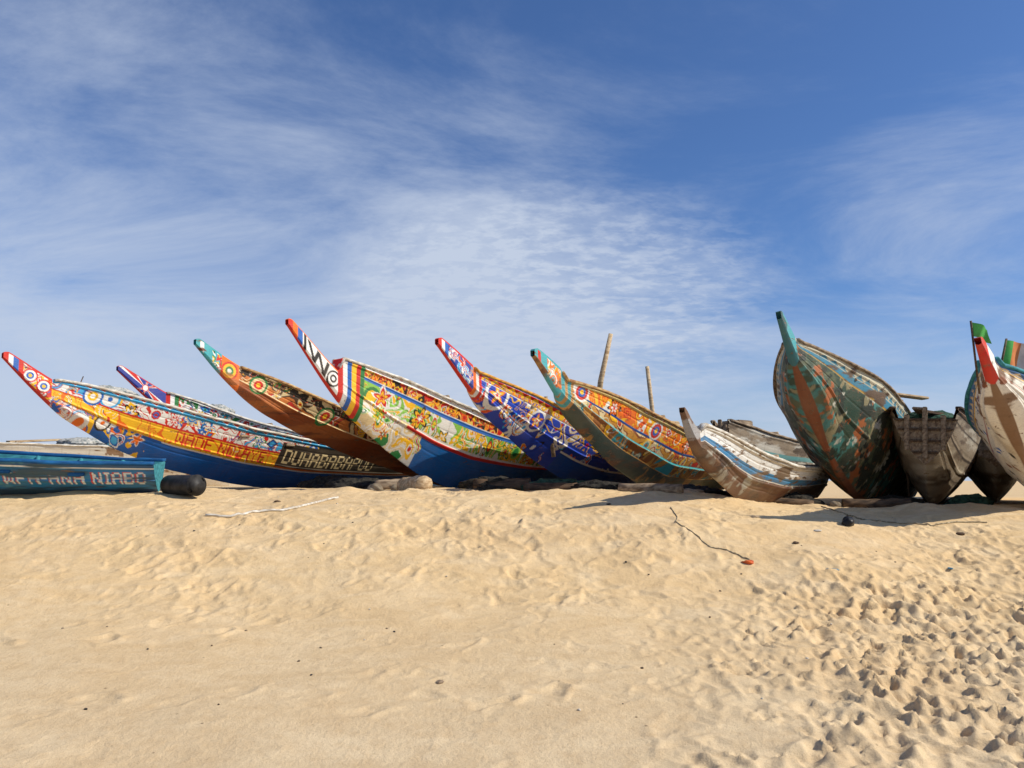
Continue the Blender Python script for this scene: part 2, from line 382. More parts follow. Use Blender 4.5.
def boat(O, theta, heel, keel, gun, L, bmax, paint, mat, seed, rail_mat, in_mat, spur=True, b0=.07, thwart_mat=None,
         spur_h=(.13, .42), yaw_full=4.0, fine=1.0, fullness=.5, ridges=(.42, .93), stern_taper=.5, clutter=None, name="fishing_boat", bexp=.85, board_mat=None):
    e = bpy.data.objects.new(name, None); SC.collection.objects.link(e)
    th = math.radians(theta); ph = math.radians(heel)
    back = Vector((math.sin(th), math.cos(th), 0)); n = Vector((math.cos(th), -math.sin(th), 0)); z = Vector((0, 0, 1))
    Rz = z*math.cos(ph)-n*math.sin(ph); Rn = n*math.cos(ph)+z*math.sin(ph)
    M = Matrix.Identity(4)
    for i, v in enumerate((back, -Rn, Rz)):
        for j in range(3): M[j][i] = v[j]
    for j in range(3): M[j][3] = O[j]
    e.matrix_world = M
    ab = gun[0][0] if spur else 0.0
    d1 = .011*fine
    av = np.concatenate([np.arange(0, min(5.2, L), d1), np.arange(min(5.2, L), min(9, L), .02*fine), np.arange(min(9, L), L, .06), [L]])
    K = smooth_curve(av, keel, .13); G = smooth_curve(av, gun, .22)
    if spur:
        hs = spur_h[0]+(spur_h[1]-spur_h[0])*np.clip(av/ab, 0, 1)**.8
        k = np.clip((av-ab)/.07, 0, 1); G = np.maximum((K+hs)*(1-k)+G*k, K+.1)
        tipk = np.clip(av/.07, 0, 1)**.5; mid = K+hs*.5
        G = np.where(av < ab, mid+(G-mid)*(.25+.75*tipk), G)
    H = G-K
    B = bmax*np.sin(np.pi/2*np.clip((av-ab)/yaw_full, 0, 1))**bexp+b0
    if spur: B = np.where(av < ab, (.035+.04*np.clip(av/ab, 0, 1)), B)
    if spur: B = np.where((av >= ab)&(av < ab+.1), np.minimum(B, .09+.5*(av-ab)), B)
    stt = np.clip((av-(L-3))/3, 0, 1); B = B*(1-stern_taper*stt*stt)
    mp = int(96/fine); ms = int(40/fine)
    tp = np.linspace(1, 0, mp); ts = np.linspace(0, 1, ms)[1:]
    T1 = np.concatenate([tp, ts]); sg = np.concatenate([-np.ones(mp), np.ones(ms-1)])
    A = np.repeat(av[:, None], len(T1), 1); T = np.repeat(T1[None], len(av), 0)
    Z = K[:, None]+T*H[:, None]
    fh = fullness*(1-(1-T)**2.6)+(1-fullness)*T
    fs = np.minimum(1, (T/.22)+.05)**.6
    mm = np.clip((av-ab+.1)/1.2, 0, 1)[:, None]; mm = mm*mm*(3-2*mm) if spur else np.ones((len(av), 1))
    f = fs*(1-mm)+fh*mm
    hullm = np.clip((av-ab)/.3, 0, 1)[:, None] if spur else 1
    yy = B[:, None]*f
    for r_ in ridges:
        yy = yy+.022*np.exp(-((T-r_)*H[:, None]/.018)**4)*hullm
    for g_ in (.28, .6, .77):
        yy = yy-.008*np.exp(-((T-g_)*H[:, None]/.010)**2)*hullm
    yy = yy+(fbm(A*1.3, Z*1.5, seed+3, 3)-.5)*.04*hullm
    P = np.stack([A, sg[None]*yy, Z], -1)
    cv = Cv(av, A, T, Z, K, H, ab, seed); paint(cv)
    grid_mesh("hull", P, mat, cv.C, parent=e)
    nd = np.searchsorted(av, ab+.55) if spur else 2
    if spur:
        kk = np.linspace(-1, 1, 7); i_ = slice(0, nd)
        dz = -np.clip((av[i_]-ab-.06)/.5, 0, 1)*.10
        PD = np.stack([np.repeat(av[i_, None], 7, 1), kk[None]*(B[i_]*1.0)[:, None], (G[i_]+dz)[:, None]+.0*(1-kk[None]**2)], -1)
        CD = np.zeros(PD.shape); CD[:] = cv.C[i_, 2][:, None]
        grid_mesh("bow_deck", PD, mat, CD, parent=e)
    ii = np.arange(nd, len(av), 8)
    if ii[-1] != len(av)-1: ii = np.append(ii, len(av)-1)
    Ti = np.linspace(1, .12, 12); sgn = np.concatenate([-np.ones(12), np.ones(12)]); Tf = np.concatenate([Ti, Ti[::-1]])
    ff = fullness*(1-(1-Tf)**2.6)+(1-fullness)*Tf
    PI = np.stack([np.repeat(av[ii, None], 24, 1), sgn[None]*np.maximum(B[ii][:, None]*ff[None]-.045, .004), K[ii][:, None]+.03+Tf[None]*(H[ii]-.03)[:, None]], -1)
    grid_mesh("inner_planking", PI, in_mat, parent=e)
    ir = np.arange(np.searchsorted(av, ab+.02), len(av), 6)
    if ir[-1] != len(av)-1: ir = np.append(ir, len(av)-1)
    prof = [(-.05, -.022), (.03, -.022), (.035, -.01), (.035, .012), (.02, .022), (-.045, .022), (-.055, .014), (-.055, -.014)]
    for sd in (-1, 1):
        wob = (fbm(av[ir]*2, av[ir]*0+sd*3, seed, 3)-.5)*.035
        PR = np.stack([np.stack([av[ir], sd*(B[ir]+q[0]), G[ir]+q[1]+wob], -1) for q in prof], 1)
        grid_mesh("gunwale_rail", PR, rail_mat, parent=e, wrap=True, caps=True)
    bmat = board_mat or in_mat
    def endcap(i, nm):
        tt = np.linspace(1, .0, 14); ft = fullness*(1-(1-tt)**2.6)+(1-fullness)*tt
        kk = np.linspace(-1, 1, 9)
        top = .98 if nm != "bow_board" else .80
        PE = np.stack([np.full((14, 9), av[i]), (B[i]*ft)[:, None]*kk[None]*.985, np.repeat((K[i]+tt*H[i]*top)[:, None], 9, 1)], -1)
        grid_mesh(nm, PE, bmat, parent=e)
        if nm == "bow_board":
            for q in (.22, .42, .62, .79):
                fq = fullness*(1-(1-q)**2.6)+(1-fullness)*q
                box("board_batten", (av[i]-.02, 0, K[i]+q*H[i]), (.05, 2*B[i]*fq+.04, .035), rail_mat, e)
            for sd in (-1, 0, 1):
                box("bow_post", (av[i]-.035, sd*B[i]*.55, K[i]+.56*H[i]), (.05, .07, H[i]*(.9 if sd == 0 else .62)), M_WOOD, e, (0, 0, 0))
    endcap(len(av)-1, "stern_board")
    if not spur: endcap(0, "bow_board")
    rr = random.Random(seed); tm = thwart_mat or M_WOOD; a = ab+1.2; k = 0
    while a < L-.5:
        b_ = float(np.interp(a, av, B)); g_ = float(np.interp(a, av, G))
        if k % 3 == 1:
            tube("cross_beam", [(a, -b_+.01, g_+.04), (a+.03, 0, g_+.06), (a+rr.uniform(-.05, .05), b_-.01, g_+.04)], .035, tm, e, 8)
        else:
            box("thwart", (a, 0, g_-.16), (.2, 2*b_-.12, .045), tm, e)
        a += rr.uniform(.75, 1.0); k += 1
    a = ab+.9 if spur else .3
    while a < min(L-.3, 8):
        i = np.searchsorted(av, a); tt = np.linspace(1, .15, 7); ft = fullness*(1-(1-tt)**2.6)+(1-fullness)*tt
        for sd in (-1, 1):
            tube("rib", [(av[i], sd*max(B[i]*q-.065, .01), K[i]+.03+t_*(H[i]-.05)) for q, t_ in zip(ft, tt)], .028, in_mat, e, 6)
        a += .55
    for cl in (clutter or []):
        kind, a, y, dz, s1, m_ = cl
        g_ = float(np.interp(a, av, G)); k_ = float(np.interp(a, av, K))
        if kind == 'heap':
            grid_mesh("net_heap", heap_pts(a, y, g_+dz, s1, seed+int(a*7)), m_, parent=e, wrap=True)
        elif kind == 'crate':
            box("crate", (a, y, g_+dz), s1, m_, e, (0, rr.uniform(-.1, .1), rr.uniform(-.4, .4)), .02)
        elif kind == 'pole':
            tube("pole", [(a, y, k_+.1), (a+s1[0]*.5, y+s1[1]*.5, (k_+.1+g_+dz)/2), (a+s1[0], y+s1[1], g_+dz)], [s1[2], s1[2]*.95, s1[2]*.8], m_, e, 10, .06, 3)
        elif kind == 'plank':
            box("loose_plank", (a, y, g_+dz), s1, m_, e, (rr.uniform(-.1, .1), rr.uniform(-.12, .12), rr.uniform(-.6, .6)))
    return e, (av, K, G, B)

def heap_pts(x, y, z, s1, seed):
    nn, mm_ = 26, 36; pts = np.zeros((nn, mm_, 3))
    U = np.linspace(0, math.pi, nn)[:, None]; V = np.linspace(0, 2*math.pi, mm_, endpoint=False)[None]
    rr_ = 1+.5*(fbm(np.cos(V)*np.sin(U)*2.3+9, np.sin(V)*np.sin(U)*2.3+np.cos(U)*2, seed, 5, .6)-.5)*2
    pts[..., 0] = x+s1[0]*rr_*np.sin(U)*np.cos(V); pts[..., 1] = y+s1[1]*rr_*np.sin(U)*np.sin(V); pts[..., 2] = z+s1[2]*rr_*np.cos(U)
    return pts

# ------------------------------------------------------------------ paint schemes
def spur_zig(c, base, pal, stripes):
    ab = c.ab
    c.fill(-1, ab, -1, 2, base)
    c.art(.15, ab, 0, 1, base, pal, .10, 1.6, ('circle', 'leaf', 'diamond', 'wave'))
    c.vstripes(.0, .28, -1, 2, .07, stripes)
    m = (c.A < ab)&((c.T < .12)|(c.T > .9)); c.C[m] = stripes[0]

def paint_A(c):
    spur_zig(c, W, (R, BL, W, YL, R), (R, W, BL, R))
    ab = c.ab
    for i, a in enumerate((.38, .58)): c.motif('circle', a, c.zt(a, .5), .11, 0, (R, W, BL, YL))
    c.fill(ab, 20, 0, .38, BL)
    c.art(ab, 2.2, 0, .40, YL, (BL, W, O, LB), .13, 1.1, edge=BL)
    c.art(ab, 5.2, .38, .64, YL, (YL, O, YL, W, YL, R), .15, .7, ('wave', 'leaf', 'hook', 'hook'), edge=O)
    c.fill(ab, 20, .635, .665, R)
    c.art(ab, 5.4, .665, .90, W, (R, BL, LB, YL, W, BL), .12, 1.0, edge=R)
    for i, a in enumerate((1.25, 2.5, 4.1)): c.motif(('circle', 'flower', 'star')[i], a, c.zt(a, .79), .15, 0, ((BL, R, GR)[i % 3], W, (YL, R, BL)[i % 3], W))
    c.text(2.6, .42, .20, "WADE NDIAYE", R)
    c.fill(4.6, 9.3, .42, .86, S(46, 40, 34)); c.text(4.72, .48, .25, "DUHABABAPOU", CR)
    c.fill(4.6, 20, .36, .42, O); c.fill(9.3, 20, .42, .86, BL)
    c.frieze(ab, 20, .90, 1.1, LB, 'diamond', .2, (W, R))
    c.fill(2.4, 20, .365, .385, W)

def paint_B(c):
    ab = c.ab; c.fill(-1, ab, -1, 2, S(26, 50, 140))
    a0 = .55; z0 = c.zt(a0, .5); m = c.A < ab
    ph = np.arctan2(c.Z-z0, c.A-a0); k = np.abs(((ph+.8)*3/math.pi) % 1-.5)*2
    c.C[m&(k > .66)] = W; c.C[m&(k > .8)] = R
    c.motif('circle', a0, z0, .07, 0, (R, W)); c.C[m&((c.T < .08)|(c.T > .94))] = R
    c.fill(ab, 20, 0, .45, BL); c.art(ab, 8, .4, .72, R, (W, YL, BL, R), .12, 1)
    c.art(ab, 8, .72, .95, W, (R, BL, GR, LB), .12, 1.2); c.frieze(ab, 20, .93, 1.1, W, 'diamond', .2, (R, BL)); c.vstripes(ab, ab+.25, 0, 2, .08, (R, W, GR))

def paint_C(c):
    ab = c.ab; spur_zig(c, TE, (GR, YL, R, TE, W), (TE, W, TE))
    c.fill(ab-.3, ab, -1, 2, O); c.motif('circle', ab-.17, c.zt(ab-.17, .5), .15, 0, (R, YL, GR, W))
    c.fill(ab, 20, 0, .46, S(150, 72, 28)); c.spatter(1.6, .52, S(184, 102, 46), t0=0, t1=.46, sx=.4, sz=3, soft=.1); c.spatter(2, .58, S(96, 44, 24), t0=0, t1=.46, seed=9, sx=.3, sz=4, soft=.1)
    c.fill(ab, 20, .44, .48, CR)
    c.art(ab, 7, .48, .74, S(210, 120, 50), (GR, YL, R, S(150, 80, 40), CR), .13, .9, edge=S(70, 40, 25))
    c.frieze(ab, 20, .74, .79, BK, 'diamond', .12, (YL, R))
    c.art(ab, 20, .79, .93, CR, (BK, GR, BK, S(150, 60, 30)), .10, 1.2, ('leaf', 'diamond', 'wave'), edge=BK)
    c.frieze(ab, 20, .93, 1.1, S(190, 150, 90), 'diamond', .2, (S(60, 40, 30), O))
    for a in (ab+.3, ab+1.5): c.motif('circle', a, c.zt(a, .6), .15, 0, (GR, CR, R, YL))

def paint_D(c):
    ab = c.ab; m = c.A < ab
    c.fill(-1, ab, -1, 2, W); c.vstripes(-1, .26, -1, 2, .09, (O, BL, YL, R)); c.fill(.28, .32, -1, 2, BK)
    for k, (a, w) in enumerate(((.42, .05), (.51, .04), (.60, .05), (.69, .04))):
        mm = m&(np.abs(c.A-a-.12*(c.T-.5)*(1 if k % 2 else -1)) < w*.62)&(c.T > .12)&(c.T < .9); c.C[mm] = BK
    c.motif('circle', .83, c.zt(.83, .5), .13, 0, (BK, W, BK, W)); c.C[m&(c.T > .94)] = O; c.C[m&(c.T < .08)] = R
    c.fill(ab, 20, 0, .44, S(8, 98, 170)); c.art(ab, 2.55, 0, .5, CR, (R, GR, YL, LG, W), .13, 1.1, edge=W)
    c.art(ab, 20, .46, .74, LG, (YL, LG, W, GR, YL, R), .14, 1.0, edge=W)
    c.fill(2.4, 20, .44, .47, W); c.fill(2.2, 20, .40, .44, R)
    c.fill(ab, 20, .74, .79, BL); c.fill(ab, 20, .79, .805, W)
    c.art(ab, 20, .805, .93, S(240, 200, 90), (R, YL, BK, O, R), .08, 1.5, ('leaf', 'diamond', 'hook'), edge=R)
    c.frieze(ab, 20, .93, 1.1, W, 'diamond', .16, (R, W), (BK, YL))
    c.vstripes(ab, ab+.42, -1, 2, .07, (R, W, BL, YL, R, GR))
    c.motif('star', ab+.75, c.zt(ab+.75, .6), .22, .3, (W, R, YL, R)); c.motif('flower', ab+1.5, c.zt(ab+1.5, .6), .2, .3, (BK, YL, R, W))

def paint_E(c):
    ab = c.ab; spur_zig(c, S(30, 70, 170), (R, W, O, R, LB), (R, W, BL, R))
    c.art(.2, ab, .1, .9, S(28, 60, 150), (W, R, LB), .09, 1.3, ('wave', 'leaf', 'wave'), scroll=False)
    UB = S(18, 66, 180)
    c.fill(ab, 20, 0, .5, UB); c.art(ab, 5, .0, .5, UB, (W, O, UB, UB, LB), .14, .7, ('leaf', 'leaf', 'wave', 'hook'), scroll=False)
    c.art(ab, 2.0, .0, .9, UB, (W, O, R, LB), .13, 1.1, ('leaf', 'hook', 'flower'), scroll=False)
    c.fill(2.8, 20, 0, .30, S(14, 80, 165)); c.fill(2.8, 20, .30, .33, W)
    c.art(ab+.3, 20, .5, .76, UB, (YL, UB, W, R, UB), .14, .8, edge=YL)
    for a, r_ in ((ab+.42, .23), (ab+1.3, .17)):
        c.motif('circle', a, c.zt(a, .55), r_, 0, (W, UB)); c.motif('star', a, c.zt(a, .55), r_*.72, .3, (O, YL, W, R))
    c.fill(ab, 20, .76, .78, W); c.art(ab, 20, .78, .87, YL, (O, R, YL, W), .08, 1, edge=UB); c.zig(ab, 20, .87, .94, .16, YL, R); c.frieze(ab, 20, .94, 1.1, LB, 'diamond', .18, (W, O))
    c.vstripes(ab, ab+.14, -1, 2, .045, (O, W, R))

def paint_F(c):
    ab = c.ab; spur_zig(c, TE, (S(170, 90, 40), TE, W, O), (TE, R, TE))
    c.fill(ab, 20, 0, .26, S(60, 76, 70)); c.spatter(1.6, .52, S(112, 70, 44), t0=0, t1=.26, sx=.6, sz=2, soft=.08); c.spatter(3, .60, S(160, 120, 66), t0=0, t1=.3, seed=5, soft=.05)
    c.fill(ab, 20, .26, .44, S(196, 140, 64)); c.art(ab, 20, .27, .43, S(200, 146, 66), (S(150, 90, 40), YL, TE, CR), .11, .8, ('wave', 'leaf'), edge=S(150, 90, 40))
    c.fill(ab, 20, .43, .455, TE); c.art(ab, 20, .455, .62, S(214, 150, 60), (TE, YL, R, S(180, 90, 40), CR), .11, 1.1, edge=S(150, 80, 40))
    c.fill(ab, 20, .61, .635, BL)
    c.art(ab, 20, .635, .9, O, (R, YL, W, O, O), .13, .8, ('hook', 'flower', 'leaf', 'diamond'), edge=YL)
    for i, a in enumerate((ab+.35, ab+1.0, ab+2.0, ab+2.9)): c.motif(('circle', 'flower')[i % 2], a, c.zt(a, .76), .14, 0, ((W, R, BL, YL), (BK, O, W, R))[i % 2])
    c.frieze(ab, 20, .9, 1.1, S(215, 190, 120), 'diamond', .2, (R, W)); c.vstripes(ab, ab+.2, -1, 2, .05, (TE, S(190, 140, 80)))

def paint_G(c):
    ab = c.ab; RB = S(92, 60, 46)
    c.fill(-1, 20, -1, 2, RB); c.spatter(2, .5, S(58, 46, 42), sx=1, sz=2, soft=.1); c.spatter(2.6, .60, S(150, 150, 140), seed=4, soft=.06)
    c.fill(-1, ab, .0, 2, S(150, 150, 150)); c.spatter(4, .5, RB, -1, ab, seed=3, soft=.04)
    c.fill(ab, 20, .50, .66, S(50, 125, 170)); c.fill(ab, 20, .66, .88, S(226, 226, 220)); c.fill(ab, 20, .88, 1.1, S(214, 208, 192)); c.fill(ab, 20, .48, .505, W)
    c.spatter(3, .63, S(110, 92, 74), ab, 20, .5, 1.1, 7, sx=.5, sz=2, soft=.05)

def paint_H(c):
    c.fill(-1, 20, -1, 2, S(50, 74, 58)); c.spatter(1.3, .46, S(30, 46, 40), seed=1, soft=.14); c.spatter(2.4, .52, S(88, 98, 72), seed=2, sx=1.4, soft=.10)
    c.spatter(3.2, .60, S(146, 136, 100), seed=3, sx=1.2, sz=.8, soft=.03); c.spatter(3.0, .60, S(66, 132, 124), seed=5, soft=.04)
    c.spatter(4.5, .64, S(170, 96, 50), seed=15, soft=.02); c.spatter(5, .655, S(200, 196, 176), seed=16, soft=.02)
    c.fill(c.ab, 20, .78, .87, S(54, 130, 155)); c.fill(c.ab, 20, .87, 1.1, S(196, 188, 160)); c.fill(c.ab, 20, .765, .78, S(190, 150, 70))
    c.zig(c.ab+.3, 20, .88, .93, .2, S(60, 130, 150), S(200, 190, 160))
    c.spatter(3, .56, S(96, 76, 58), c.ab, 20, .76, 1.1, 8, sx=.5, sz=2, soft=.06)
    stem = (c.T < .045)&(c.A < 3.5); c.C[stem] = S(128, 70, 40)
    c.spatter(5, .58, S(36, 50, 42), seed=12, t1=.76, soft=.03)
    m = c.A < c.ab; c.C[m] = S(66, 156, 162); c.spatter(4, .55, S(40, 84, 84), -1, c.ab, seed=6, soft=.06)
    c.C[m&(c.T < .2)] = S(46, 110, 114)

def paint_I(c):
    c.fill(-1, 20, -1, 2, S(156, 140, 118)); c.spatter(2, .48, S(100, 84, 68), sx=.5, sz=3, soft=.12); c.spatter(3, .56, S(186, 174, 152), seed=4, sx=.4, sz=3, soft=.08); c.fill(-1, 20, .9, 1.1, S(110, 82, 62))
    c.fill(-1, 20, .78, .80, S(50, 42, 36)); c.fill(-1, 20, .55, .57, S(60, 50, 42)); c.fill(-1, 20, .3, .32, S(60, 50, 42))

def paint_I2(c):
    c.fill(-1, 20, -1, 2, S(188, 182, 168)); c.spatter(2, .48, S(138, 122, 102), sx=.5, sz=3, soft=.1); c.spatter(3, .58, S(84, 70, 56), seed=4, sx=.4, sz=3, soft=.06); c.fill(-1, 20, .6, .68, S(90, 150, 150))

def paint_J(c):
    ab = c.ab; c.fill(-1, 20, -1, 2, S(234, 228, 212)); c.spatter(1.6, .55, S(200, 184, 156), seed=2, soft=.2); c.spatter(3, .66, S(126, 98, 76), seed=3, soft=.05)
    for k in range(80):
        a = c.r.uniform(ab, 6); t = c.r.uniform(.15, .8); c.motif('circle', a, c.zt(a, t), c.r.uniform(.025, .045), 0, (c.r.choice((BK, BR, BL, BR)),)*2)
    c.fill(ab, 20, .84, 1.1, S(50, 110, 160)); c.fill(ab, 20, .82, .84, YL); c.fill(ab, 20, 0, .04, S(126, 96, 72)); c.fill(ab, 20, .55, .575, S(170, 60, 40)); c.zig(ab, 20, .86, .92, .22, S(230, 200, 150), S(50, 110, 160))
    m = c.A < ab; c.C[m] = W; c.fill(-1, .16, -1, 2, R); c.fill(.16, ab, 0, .2, R); c.spatter(5, .60, S(120, 90, 70), -1, ab, seed=8, soft=.05)

def paint_K(c):
    c.fill(-1, 20, -1, 2, S(30, 122, 170)); c.fill(-1, 20, .86, 1.1, S(24, 90, 140)); c.fill(-1, 20, .82, .86, W); c.fill(-1, 20, 0, .15, S(22, 74, 118))
    c.text(3.40, .34, .165, "WPA-ANA NIABO", S(206, 60, 50)); c.text(3.412, .325, .165, "WPA-ANA NIABO", S(216, 226, 226))
    c.spatter(3, .60, S(80, 145, 165), seed=3, sx=.5, soft=.06); c.spatter(2, .58, S(40, 80, 100), seed=8, sx=.4, sz=3, soft=.08)

def paint_far(c):
    c.fill(-1, 20, -1, 2, S(214, 210, 196)); c.fill(-1, 20, .5, .62, S(60, 130, 170)); c.spatter(3, .6, S(140, 110, 84), seed=3, sx=.5)

m_new = paint_mat("boat_paint", .24, dust=.07); m_mid = paint_mat("boat_paint_worn", .32, dust=.11); m_old = paint_mat("boat_paint_flaking", .44, dust=.2, rough=.6)
m_drk = paint_mat("dark_boat_paint_flaking", .32, dust=.08, rough=.5); m_pale = paint_mat("pale_boat_paint_flaking", .26, dust=.12, rough=.6)
P_ = lambda s: [(float(q.split(',')[0])/100, float(q.split(',')[1])/100) for q in s.split()]

boat((-7.71, 11.64, 1.39), 36, 3, P_("0,206 41,164 88,121 169,76 258,42 399,14 520,0 900,-2 1100,10"), P_("70,180 134,169 207,151 289,133 383,112 570,88 771,76 1100,90"), 11, .8, paint_A, m_new, 101, M_WHITE, M_BLUEIN,
     clutter=[('heap', 1.7, .05, .05, (.4, .22, .14), M_NET), ('heap', 2.6, 0, .0, (.5, .35, .14), M_NET), ('pole', 1.0, .1, .2, (.3, .1, .010), M_WOODD)])
boat((-7.58, 14.83, 1.39), 36, 3, P_("0,232 47,193 101,152 180,112 329,50 480,10 600,0 1000,5"), P_("97,200 189,169 284,140 380,122 491,108 1000,98"), 10, .75, paint_B, m_new, 202, M_WHITE, M_BLUEIN,
     clutter=[('heap', 2.2, 0, .06, (.4, .3, .16), M_NET), ('heap', 3.6, .1, .03, (.5, .3, .15), M_NETG)])
boat((-4.89, 11.93, 1.39), 36, 3, P_("0,232 36,196 75,164 131,130 204,100 320,66 452,36 572,8 700,0 1100,8"), P_("75,206 138,185 206,160 283,130 370,108 505,92 1100,90"), 11, .8, paint_C, m_mid, 303, M_TAN, M_GREENIN,
     clutter=[('heap', 3, 0, .0, (.5, .3, .15), M_NETG), ('plank', 2.4, .2, .05, (1.2, .12, .03), M_WOOD)])
boat((-3.21, 11.13, 1.39), 35, 3, P_("0,248 72,166 123,118 200,70 284,28 364,5 500,0 1100,8"), P_("92,212 141,198 211,179 291,154 410,122 571,96 1100,92"), 11, .8, paint_D, m_new, 404, M_WHITE, M_BLUEIN,
     clutter=[('heap', 2.4, .1, .02, (.4, .3, .14), M_NET), ('heap', 3.9, 0, .0, (.5, .3, .15), M_NETG)])
boat((-1.01, 11.13, 1.39), 35, 3, P_("0,218 75,154 137,108 233,58 326,24 432,5 550,0 1000,8"), P_("75,187 138,169 219,146 289,122 372,100 550,90 1000,90"), 10, .78, paint_E, m_new, 505, M_YEL, M_BLUEIN,
     clutter=[('pole', 2.6, -.3, .28, (-.15, 0, .035), M_WOOD), ('pole', 3.2, .1, .2, (.05, 0, .035), M_WOOD), ('heap', 2.2, 0, .02, (.4, .25, .13), M_NETG)])
boat((.36, 10.24, 1.35), 35, 3, P_("0,190 64,134 115,95 202,48 284,22 339,5 450,0 700,6"), P_("59,165 108,158 167,146 233,126 343,98 500,88 700,90"), 6.9, .75, paint_F, m_mid, 606, M_TAN, M_GREENIN,
     clutter=[('heap', 2.4, 0, .02, (.4, .3, .14), M_NETG), ('heap', 3.6, 0, .05, (.5, .4, .16), M_NET), ('crate', 4.3, 0, .25, (.35, .3, .22), M_WOODP)])
boat((2.10, 9.26, 1.22), 35, 3, P_("0,118 18,84 61,54 126,25 181,8 280,0 600,6"), P_("35,107 85,97 167,74 288,55 400,52 600,58"), 6, .5, paint_G, m_old, 707, M_WHITE, M_TEAL, spur_h=(.1, .25),
     clutter=[('heap', 3, 0, .0, (.4, .25, .12), M_NET), ('plank', 2.4, 0, .05, (1.0, .14, .03), M_WOOD)])
boat((3.85, 14.1, 1.33), 35, 2, P_("0,62 40,30 110,8 200,0 600,4"), P_("0,136 150,118 300,108 600,106"), 6, .38, paint_I2, m_pale, 808, M_WOOD, M_WOOD, spur=False, b0=.16, fine=1.6,
     clutter=[('crate', .9, 0, .02, (.5, .4, .25), M_WOOD), ('plank', 1.8, 0, .06, (1.1, .2, .04), M_WOODP)])
# big dark boat seen from the bow
boat((3.97, 10.34, 1.15), 35, 7, P_("0,268 34,210 75,150 125,95 190,48 260,16 340,2 500,0 900,8"), P_("38,240 90,222 170,200 290,168 450,136 700,114 900,114"), 9, .80, paint_H, m_drk, 909, M_WOOD, M_TEAL, yaw_full=2.6, fullness=.58, spur_h=(.16, .42),
     clutter=[('plank', 3.2, -.85, .12, (1.3, .15, .04), M_WOODP), ('heap', 4, 0, -.05, (.5, .4, .2), M_NET)])
# grey wooden boat
boat((6.12, 11.6, 1.12), 31, -3, P_("0,70 30,42 90,14 170,0 700,4"), P_("0,156 120,148 300,138 700,130"), 7, .38, paint_I, m_pale, 1010, M_WOODD, M_WOODD, spur=False, b0=.44, fine=1.4, board_mat=M_WOOD, fullness=.5,
     clutter=[('plank', .7, .1, .05, (1.0, .18, .04), M_WOOD), ('heap', 1.6, 0, .0, (.5, .4, .16), M_NETG), ('pole', 1.2, .3, .3, (0, .1, .02), M_WOODD), ('plank', 1.5, -.2, .1, (1.3, .1, .05), M_WOODD)])
# pale weathered boat behind it
boat((8.3, 13.4, 1.12), 31, -2, P_("0,70 30,42 90,14 170,0 700,4"), P_("0,140 120,132 300,126 700,124"), 6, .34, paint_I2, m_pale, 1414, M_WOOD, M_WOOD, spur=False, b0=.40, fine=2, fullness=.5)
# white dotted boat at the right
boat((5.60, 8.62, 1.13), 41, 8, P_("0,204 35,155 80,106 140,58 220,20 310,2 460,0 900,8"), P_("32,182 80,172 160,156 260,134 400,114 900,104"), 9, .62, paint_J, m_pale, 1111, M_TEAL, M_BLUEIN, yaw_full=2.6, fullness=.5, spur_h=(.12, .34),
     clutter=[('heap', 3, 0, 0, (.5, .4, .2), M_NET)])
# low blue boat at the left, broadside
boat((-9.9, 9.62, 1.40), 79, -6, P_("0,90 60,45 140,10 220,0 528,3"), P_("45,88 120,70 240,56 440,46 528,44"), 5.2, .42, paint_K, m_new, 1212, M_BLUE, M_TEAL, yaw_full=2.2, stern_taper=.35, spur_h=(.1, .25), thwart_mat=M_BLUE)
# pale boats standing further back on the left
boat((-15.5, 19.5, 1.38), 62, 0, P_("0,110 60,45 140,10 220,0 828,3"), P_("45,132 120,122 240,116 528,112 828,110"), 8, .6, paint_far, m_pale, 1313, M_WHITE, M_BLUEIN, yaw_full=2.2, fine=2.6, spur_h=(.1, .25),
     clutter=[('plank', 3, 0, .12, (1.4, .2, .05), M_WOODP), ('heap', 4.2, 0, .05, (.6, .4, .2), M_NET), ('plank', 5.6, 0, .1, (1.2, .2, .05), M_WOOD)])

# ------------------------------------------------------------------ logs, rollers, stones
def log(name, p0, p1, r, mat, seed=1):
    pts = [Vector(p0).lerp(Vector(p1), k/8) for k in range(9)]; rr = random.Random(seed)
    pts = [p+Vector((rr.uniform(-.01, .01), rr.uniform(-.01, .01), rr.uniform(-.01, .01))) for p in pts]
    return tube(name, pts, [r*rr.uniform(.93, 1.05) for _ in pts], mat, None, 18, .05, seed)
g = GZ(-4.3, 10.2)
barrel = tube("black_barrel", [(-4.56, 10.35, g+.12), (-4.54, 10.34, g+.122), (-4.3, 10.17, g+.122), (-4.06, 10.0, g+.122), (-4.03, 9.975, g+.122), (-4.015, 9.965, g+.122), (-4.10, 10.03, g+.122)],
      [.12, .132, .135, .132, .138, .105, .10], M_BLACK, None, 28)
for (x, y, dx_, dy_, r, mt, s) in ((-1.55, 11.3, .35, -.5, .13, M_WOODP, 1), (-2.05, 11.7, .6, .1, .10, M_WOOD, 2), (1.5, 10.9, .8, -.35, .07, M_WOOD, 3), (2.1, 10.9, .6, .2, .05, M_WOODP, 4), (4.9, 11.6, .9, -.2, .08, M_WOODD, 5), (.2, 12.0, .8, -.2, .08, M_WOODD, 6), (3.7, 11.8, .8, -.1, .07, M_WOODD, 8), (-.6, 12.6, .9, -.1, .12, M_WOODD, 9), (2.5, 11.9, .8, .2, .1, M_WOODD, 10)):
    z0 = GZ(x, y)+r*.55; log("log_roller", (x, y, z0), (x+dx_, y+dy_, GZ(x+dx_, y+dy_)+r*.55), r, mt, s)
